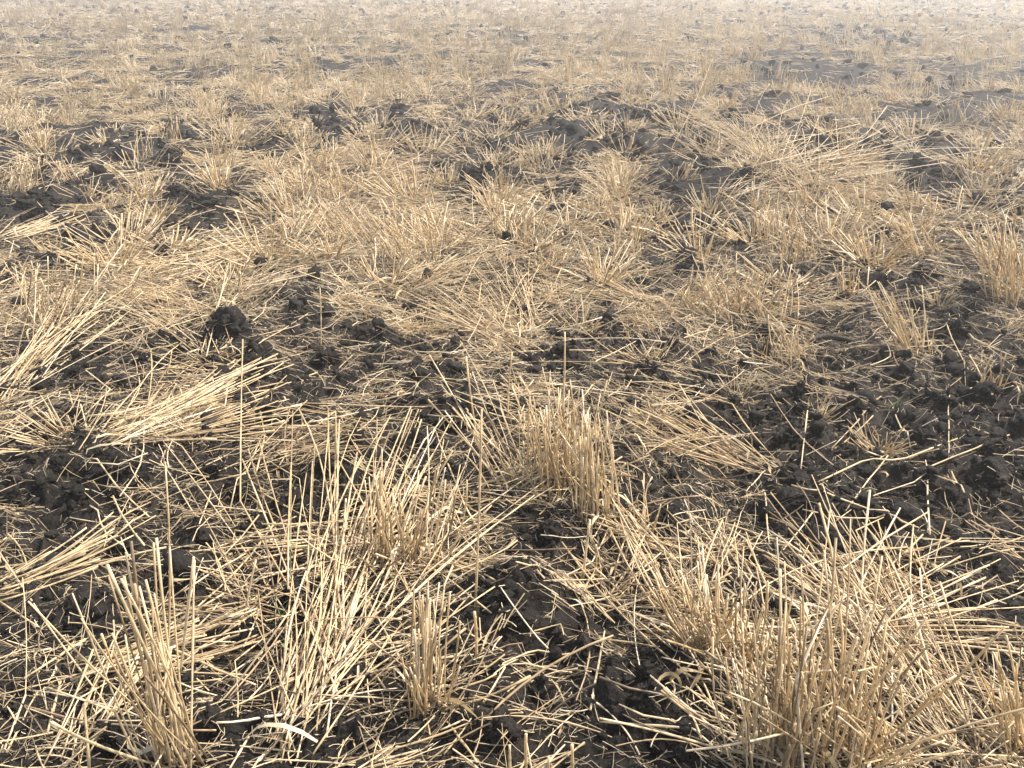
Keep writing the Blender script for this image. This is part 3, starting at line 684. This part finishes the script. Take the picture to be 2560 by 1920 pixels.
for k in order:
    xx, yy = float(x[k]), float(y[k]); dmin = 0.16+0.028*yy
    if any((xx-a)**2+(yy-b)**2 < dmin*dmin for a, b in placed): continue
    placed.append((xx, yy)); v = int(rng.integers(len(KINDS))); st, lf, lean = KINDS[v]
    root = link('stubble_tuft', None, None, (xx, yy, float(surf(np.array([xx]), np.array([yy]))[0])))
    near = yy < 3.6
    s = rng.uniform(0.42, 0.62) if near else rng.uniform(0.75, 1.2)
    root.scale = (s*1.1, s*1.1, s); root.rotation_euler = (0, 0, rng.uniform(0, 6.28))
    tag(root, None, 'stubble tuft', 'standing tufts of stubble')
    a = link('standing_straw', st, root); b = link('dry_foliage', lf, root)
    adj = ('low' if s < 0.55 else ('tall' if s > 1.0 else 'mid-height'))+(' upright' if lean < 0.3 else (' leaning' if lean < 0.65 else ' flopped-over'))+' pale'
    items.append((root, xx, yy, adj)); cnt += 1
    if cnt >= 255: break
TUFT_TODO = items
TUFT_REACH = max(b for a, b in placed)

# beyond those, stubble nobody could count
def stuff_stubble(r0, r1, per_m2, half, sides, rr):
    area = half*(r1*r1-r0*r0); n = int(area*per_m2)
    x, y = fan(n, r0, r1, half); c = cover(x, y); ok = rng.random(n) < np.clip(0.02+c**2.8, 0, 1); x, y = x[ok], y[ok]
    m = 24; n = len(x)
    a = rng.uniform(0, 6.28, n)+0*x; lean = rng.uniform(0.0, 1.0, n)*0.12; h = rng.uniform(0.11, 0.25, n)
    z = terrain(x, y)
    sp = rng.uniform(0.02, 0.10, n)
    B = np.stack([x[:, None]+rng.normal(size=(n, m))*sp[:, None], y[:, None]+rng.normal(size=(n, m))*0.05, np.repeat(z[:, None], m, 1)], -1).reshape(-1, 3)
    T = B+np.stack([np.repeat(np.cos(a)*lean, m)+rng.normal(size=n*m)*0.045, np.repeat(np.sin(a)*lean, m)+rng.normal(size=n*m)*0.045, np.repeat(h, m)*rng.uniform(0.5, 1.2, n*m)], -1)
    P = np.stack([B, T], 1); rad = rng.uniform(0.8, 1.25, n*m)*rr*(1+0.012*np.repeat(y, m))
    return P, rad
P1, r1_ = stuff_stubble(9.0, 26.0, 3.6, 0.66, 3, 0.0027)
P2, r2_ = stuff_stubble(26.0, 120.0, 0.9, 0.60, 3, 0.0058)
Pn = np.concatenate([P1, P2]); rn = np.concatenate([r1_, r2_])
o = link('far_stubble', tubes('far_stubble', Pn, rn, M_STRAW, 3, False, np.clip(rng.normal(0.55, 0.22, len(Pn)), 0, 1)))
tag(o, 'uncounted pale stubble standing far out in the hazy field', kind='stuff')

# ------------------------------------------------------------------ lying straw and chaff
def lay(x, y, L, K, tilt_s, stack, kinkp=0.12, bend=0.06, th=None, slope=None):
    """centre lines of straws lying where they fell: draped over the soil and clods, some tilted up"""
    n = len(x)
    base = np.where(x < 0.1*y, 0.45, -0.55)+1.1*fnoise(x*1.3, y*1.3, 2, 60)
    if th is None: th = np.where(rng.random(n) < 0.42, rng.uniform(0, 6.283, n), base+rng.normal(size=n)*0.5+np.where(rng.random(n) < .5, math.pi, 0))
    t = np.linspace(-0.5, 0.5, K)[None]
    dx, dy = np.cos(th)[:, None], np.sin(th)[:, None]
    b = (rng.normal(size=n)*bend*L)[:, None]*(1-4*t*t)
    X = x[:, None]+dx*t*L[:, None]-dy*b; Y = y[:, None]+dy*t*L[:, None]+dx*b
    kk = rng.random(n) < kinkp; ka = np.where(kk, rng.normal(size=n)*0.8, 0.0); j = K//2
    vx, vy = X[:, j:]-X[:, j:j+1], Y[:, j:]-Y[:, j:j+1]; c, s = np.cos(ka)[:, None], np.sin(ka)[:, None]
    X[:, j:], Y[:, j:] = X[:, j:j+1]+vx*c-vy*s, Y[:, j:j+1]+vx*s+vy*c
    G = surf(X.ravel(), Y.ravel()).reshape(X.shape)
    sl = np.clip((G[:, -1]-G[:, 0])/L, -0.5, 0.5)+rng.normal(size=n)*tilt_s
    if slope is not None: sl = sl+slope
    sl = np.clip(sl, -0.9, 0.9)
    Z = sl[:, None]*(t*L[:, None])
    need = (G-Z); lift = np.partition(need, -2, axis=1)[:, -2]
    Z = Z+lift[:, None]+0.003+(stack*rng.random(n)**2)[:, None]
    sag = 0.35*np.clip(Z-G-0.01, 0, None)*(rng.random(n)*(L < 0.5))[:, None]
    Z = Z-sag*0.5
    return np.stack([X, Y, Z], -1)
TX = np.array([a for a, b, c in TUFT_XY]); TY = np.array([b for a, b, c in TUFT_XY])
def band(r0, r1, per_m2, half, gamma=1.3, floor=0.04):
    n = int(half*(r1*r1-r0*r0)*per_m2); x, y = fan(n, r0, r1, half); c = cover(x, y)
    g = gamma*(1.1+np.clip(0.22*(y-1.5), 0, 1.3))
    ok = rng.random(n) < np.maximum(c**g, floor*np.clip(1.3-0.1*y, 0.4, 1))*(1-0.92*clodmask(x, y))
    return x[ok], y[ok], c[ok]
# long straws: the ones that show largest become things, the rest one mass
x, y, c = band(0.8, 7.0, 190, 0.80, 1.4, 0.06)
L = np.clip(rng.lognormal(math.log(0.20), 0.45, len(x)), 0.08, 0.55)
PL = lay(x, y, L, 7, 0.13, 0.035*c)
radL = rng.uniform(0.0010, 0.0019, len(x)); rndL = np.clip(rng.normal(0.5, 0.25, len(x)), 0, 1)
px0, py0, _ = project(PL[:, 0, 0], PL[:, 0, 1], PL[:, 0, 2]); px1, py1, _ = project(PL[:, -1, 0], PL[:, -1, 1], PL[:, -1, 2])
plen = np.hypot(px1-px0, py1-py0)
vis = (np.minimum(px0, px1) > 0) & (np.maximum(px0, px1) < 2560) & (np.maximum(py0, py1) < 1920) & (np.minimum(py0, py1) > 0)
topness = PL[..., 2].mean(1)-surf(PL[..., 0].ravel(), PL[..., 1].ravel()).reshape(PL.shape[:2]).mean(1)
score = np.where(vis, plen*(1+8*np.clip(topness, 0, 0.05)), 0)
N_HERO = len(STRAWS)+len(STANDING)
pick = np.argsort(-score)[:300-N_HERO]
rest = np.setdiff1d(np.arange(len(x)), pick)
straw_items = []
def straw_thing(P, rad, rnd, adj):
    c0 = P[len(P)//2].copy(); o = link('straw', tubes('straw', P[None]-c0, np.array([rad]), M_STRAW, 8, True, np.array([rnd])), None, c0)
    tag(o, None, 'straw', 'loose straws lying on the field'); straw_items.append((o, float(c0[0]), float(c0[1]), adj)); return o
def tone(r): return 'brownish' if r < 0.2 else ('golden' if r < 0.55 else 'pale')
for poly in STRAWS:
    W = np.array([on_ground(a, b) for a, b in poly]); seg = np.r_[0, np.cumsum(np.linalg.norm(np.diff(W, axis=0), axis=1))]
    K = 4*(len(W)-1)+1; s = np.linspace(0, seg[-1], K)
    P = np.stack([np.interp(s, seg, W[:, i]) for i in range(3)], -1)
    g = surf(P[:, 0], P[:, 1]); f = np.polyfit(s, g, 1); z = f[0]*s+f[1]; z = z+max(np.partition(g-z, -3)[-3], 0)+0.006
    P[:, 2] = np.maximum(z, g+0.002)
    rr = float(rng.normal(0.6, 0.15))
    kink = len(poly) > 2
    straw_thing(P, rng.uniform(0.0015, 0.0023), min(max(rr, 0), 1), ('long ' if seg[-1] > 0.2 else 'short ')+tone(rr)+(' bent' if kink else ' straight'))
for (b, t, aw) in STANDING:
    B = on_ground(*b); T = at_depth(t[0], t[1], B[1]+aw); P = stalk_paths(B[None], T[None], 7, 0.02, 0.0)[0]; rr = float(rng.uniform(0.4, 0.8))
    straw_thing(P, rng.uniform(0.002, 0.0028), rr, ('tall ' if T[2]-B[2] > 0.15 else 'short ')+tone(rr)+' upright')
for i in pick:
    dxy = PL[i, -1]-PL[i, 0]; steep = abs(dxy[2])/np.linalg.norm(dxy); v1 = norm(PL[i, 3]-PL[i, 0]); v2 = norm(PL[i, -1]-PL[i, 3])
    shape = 'kinked' if v1@v2 < 0.9 else ('tilted' if steep > 0.22 else ('crosswise' if abs(dxy[0]) > abs(dxy[1]) else 'lengthwise'))
    straw_thing(PL[i], radL[i]*1.1, rndL[i], ('long ' if L[i] > 0.32 else '')+tone(rndL[i])+' '+shape)
x, y, c = band(0.8, 7.0, 900, 0.80, 1.5, 0.025)
Lm = np.clip(rng.lognormal(math.log(0.085), 0.55, len(x)), 0.02, 0.3)
PM = lay(x, y, Lm, 7, 0.20, 0.03*c); radM = rng.uniform(0.0006, 0.0016, len(x)); rndM = np.where(rng.random(len(x)) < 0.25, rng.uniform(0, 0.2, len(x)), np.clip(rng.normal(0.45, 0.28, len(x)), 0, 1))
def swaths(r0, r1, per_m2, half, lo, hi, spread, K):
    x, y, c = band(r0, r1, per_m2, half, 1.6, 0.04); n = len(x); k = rng.integers(lo, hi, n)
    th0 = np.where(x < 0.1*y, 0.45, -0.55)+1.1*fnoise(x*1.3, y*1.3, 2, 60)+rng.normal(size=n)*0.55
    L0 = rng.uniform(0.06, 0.22, n); sl0 = rng.normal(size=n)*0.17; sp = spread*rng.uniform(0.4, 1.3, n); w = rng.normal(0.45, 0.16, n)
    rep = lambda v: np.repeat(v, k)
    m = int(k.sum()); a = rep(th0); u, v = rng.normal(size=m)*rep(sp)*1.6, rng.normal(size=m)*rep(sp)*0.75
    X, Y = rep(x)+np.cos(a)*u-np.sin(a)*v, rep(y)+np.sin(a)*u+np.cos(a)*v
    L = rep(L0)*np.clip(rng.normal(1, 0.3, m), 0.35, 1.7)
    P = lay(X, Y, L, K, 0.05, 0.03+0*X, 0.1, 0.05, a+rng.normal(size=m)*0.3+np.where(rng.random(m) < 0.25, rng.normal(size=m), 0), rep(sl0))
    return P, rng.uniform(0.0008, 0.0018, m), np.where(rng.random(m) < 0.15, rng.uniform(0, 0.2, m), np.clip(rep(w)+rng.normal(size=m)*0.2, 0, 1))
PS, radS, rndS = swaths(0.8, 7.0, 46, 0.80, 4, 24, 0.035, 6)
o = link('loose_straw', tubes('loose_straw', np.concatenate([PL[rest], PM]), np.concatenate([radL[rest], radM]), M_STRAW, 5, False, np.concatenate([rndL[rest], rndM])))
o2 = link('swept_straw', tubes('swept_straw', PS, radS, M_STRAW, 5, False, rndS)); tag(o2, 'swaths of straw swept into the same direction over the soil', kind='stuff')
tag(o, 'tangle of loose golden straw scattered over the dark soil', kind='stuff')
# chaff, fibres and leaf scraps
x, y, c = band(0.8, 5.5, 9000, 0.80, 1.0, 0.15)
Lc = np.clip(rng.lognormal(math.log(0.026), 0.6, len(x)), 0.006, 0.10)
PC = lay(x, y, Lc, 4, 0.35, 0.02*c, 0.12, 0.06); radC = rng.uniform(0.0003, 0.0012, len(x))
o = link('chaff', tubes('chaff', PC, radC, M_CHAFF, 3, False, np.clip(rng.normal(0.36, 0.27, len(x)), 0, 1)))
tag(o, 'short chaff and broken straw bits littering the soil', kind='stuff')
x, y, c = band(0.8, 5.0, 420, 0.80, 1.2, 0.04); n = len(x)
PF = leaf_paths(np.stack([x, y, surf(x, y)+0.005], -1), np.clip(rng.lognormal(math.log(0.05), 0.5, n), 0.02, 0.16)); t = np.linspace(0, 1, 6)
wd = rng.uniform(0.0015, 0.006, n)[:, None]*(0.4+0.6*np.sin(np.pi*t))[None]
o = link('leaf_litter', ribbons('leaf_litter', PF, wd, M_LEAF, None, np.cumsum(rng.normal(size=(n, 6))*0.5, 1))); tag(o, 'withered leaf scraps among the straw', kind='stuff')
x, y, c = band(0.8, 4.5, 300, 0.80, 0.3, 0.3); n = len(x)
PR = leaf_paths(np.stack([x, y, surf(x, y)+0.004], -1), np.clip(rng.lognormal(math.log(0.05), 0.5, n), 0.02, 0.14))
o = link('root_fibres', tubes('root_fibres', PR, rng.uniform(0.0003, 0.0006, n), M_CHAFF, 3, False, rng.uniform(0.3, 0.9, n))); tag(o, 'thin pale root fibres curling out of the soil', kind='stuff')
# mid and far lying straw
x, y, c = band(7.0, 18.0, 95, 0.66, 1.2, 0.05); L2 = np.clip(rng.lognormal(math.log(0.17), 0.45, len(x)), 0.06, 0.45)
PA = lay(x, y, L2, 4, 0.22, 0.05*c); rA = rng.uniform(0.0016, 0.0030, len(x))*(1+0.03*(y-7)); PSm, rSm, wSm = swaths(7.0, 18.0, 9, 0.66, 8, 26, 0.06, 4); rSm = rSm*1.35
x, y, c = band(5.5, 12.0, 280, 0.66, 1.2, 0.08); L3 = np.clip(rng.lognormal(math.log(0.06), 0.5, len(x)), 0.02, 0.2)
PB = lay(x, y, L3, 4, 0.4, 0.03*c); rB = rng.uniform(0.0012, 0.0022, len(x))
o = link('mid_loose_straw', tubes('mid_loose_straw', np.concatenate([PA, PB, PSm]), np.concatenate([rA, rB, rSm]), M_STRAW, 3, False, np.clip(rng.normal(0.5, 0.25, len(PA)+len(PB)+len(PSm)), 0, 1)))
tag(o, 'flattened straw covering the middle distance', kind='stuff')
x, y, c = band(18.0, 45.0, 50, 0.62, 1.1, 0.06); xb, yb, cb = band(45.0, 130.0, 12, 0.60, 1.0, 0.1)
x, y, c = np.concatenate([x, xb]), np.concatenate([y, yb]), np.concatenate([c, cb]); L4 = np.clip(rng.lognormal(math.log(0.22), 0.4, len(x)), 0.1, 0.6)
PD = lay(x, y, L4, 3, 0.25, 0.06*c); rD = rng.uniform(0.0035, 0.006, len(x))*(1+0.03*(y-18))
o = link('far_loose_straw', tubes('far_loose_straw', PD, rD, M_STRAW, 3, False, np.clip(rng.normal(0.55, 0.22, len(PD)), 0, 1)))
tag(o, 'flattened pale straw fading into the hazy distance', kind='stuff')

# ------------------------------------------------------------------ small single things
SHOOT_NEAR = ['spiky tuft region', 'tilted left tuft']
shoot_items = []
for k, (px, py) in enumerate(SHOOTS):
    p = on_ground(px, py); p[2] = float(surf(p[:1], p[1:2])[0]); root = link('green_shoot', None, None, p)
    n = int(rng.integers(5, 9)); s = 1.0 if py > 900 else 1.5
    B = np.stack([rng.normal(size=n)*0.008, rng.normal(size=n)*0.008, np.zeros(n)], -1); Lg = rng.uniform(0.03, 0.075, n)*s
    a = rng.uniform(0, 6.28, n); K = 5; P = np.zeros((n, K, 3)); P[:, 0] = B
    for j in range(1, K):
        e = 1.35-j*0.22; P[:, j] = P[:, j-1]+np.stack([np.cos(a)*math.cos(e), np.sin(a)*math.cos(e), np.full(n, math.sin(e))], -1)*(Lg/(K-1))[:, None]
    for i in range(n):
        link('blade', ribbons('blade', P[i:i+1], 0.003*np.array([[1, 1, .8, .5, .1]]), M_GREEN), root)
    tag(root, None, 'green shoot', 'green shoots among the straw'); shoot_items.append((root, p[0], p[1], 'pale green' if px == 2235 else 'small fresh green'))
for k, (px, py, lab) in enumerate([(2085,1475,'curled pale dry leaf resting above the wide fan of stalks'), (1690,1752,'wilted straw-coloured leaf on the dark twin-lumped clod'),
        (450,1500,'twisted dry leaf hanging beside the broad lumpy clod'), (1110,1650,'bent dry leaf drooping off the short upright tuft'), (1430,1484,'folded papery leaf on the chaff heap above the fibrous clod'),
        (2190,1225,'curled leaf blade under the straws crossing the bare patch'), (2225,1105,'small curled white leaf on the bare soil patch')]):
    p = on_ground(px, py); p[2] = float(surf(p[:1], p[1:2])[0])+0.012
    n = 1; K = 9; t = np.linspace(0, 1, K); a = rng.uniform(0, 6.28)
    P = np.stack([np.cos(a+t*2.4)*0.03*(0.4+t), np.sin(a+t*2.4)*0.03*(0.4+t), 0.012+0.018*np.sin(t*3.1)], -1)[None]
    o = link('dry_leaf_curl', ribbons('dry_leaf_curl', P, 0.008*np.sin(np.pi*(0.12+0.82*t))[None], M_LEAF, np.array([0.3]), np.linspace(0, 1.6, K)[None]), None, p); tag(o, lab, 'dry leaf', 'dry leaves')
a, b = on_ground(2020, 862), on_ground(2125, 868)
t = np.linspace(0, 1, 10)[:, None]; P = a*(1-t)+b*t; P[:, 2] = surf(P[:, 0], P[:, 1]).max()+0.012+0.012*np.sin(t[:, 0]*2.6); P[:, 1] += 0.02*np.sin(t[:, 0]*5)
c0 = P[5].copy(); o = link('brown_stick', tubes('brown_stick', (P-c0)[None], (0.004+0.008*np.sin(np.pi*(0.1+0.85*t[:, 0])))[None], M_WOOD, 10), None, c0)
tag(o, 'curved weathered brown stick lying on straw in mid field', 'stick')

label_all(CLOD_TODO, 'clod'); label_all(TUFT_TODO, 'stubble tuft'); label_all(straw_items, 'straw'); label_all(shoot_items, 'shoot')

# ------------------------------------------------------------------ haze: one box of even air
bm = bmesh.new(); bmesh.ops.create_cube(bm, size=1.0); hm = bpy.data.meshes.new('haze'); bm.to_mesh(hm); bm.free()
haze = link('haze', hm, None, (0, 410, 0.3)); haze.scale = (2600, 1060, 3.4)
m, nt = new_mat('haze'); out = nt.nodes.new('ShaderNodeOutputMaterial'); pv = nt.nodes.new('ShaderNodeVolumePrincipled')
pv.inputs['Color'].default_value = (0.97, 0.95, 0.93, 1); pv.inputs['Density'].default_value = HAZE_DENSITY; pv.inputs['Anisotropy'].default_value = HAZE_ANISO
nt.links.new(pv.outputs[0], out.inputs['Volume']); hm.materials.append(m); tag(haze, 'pale sunlit haze over the field', kind='stuff')
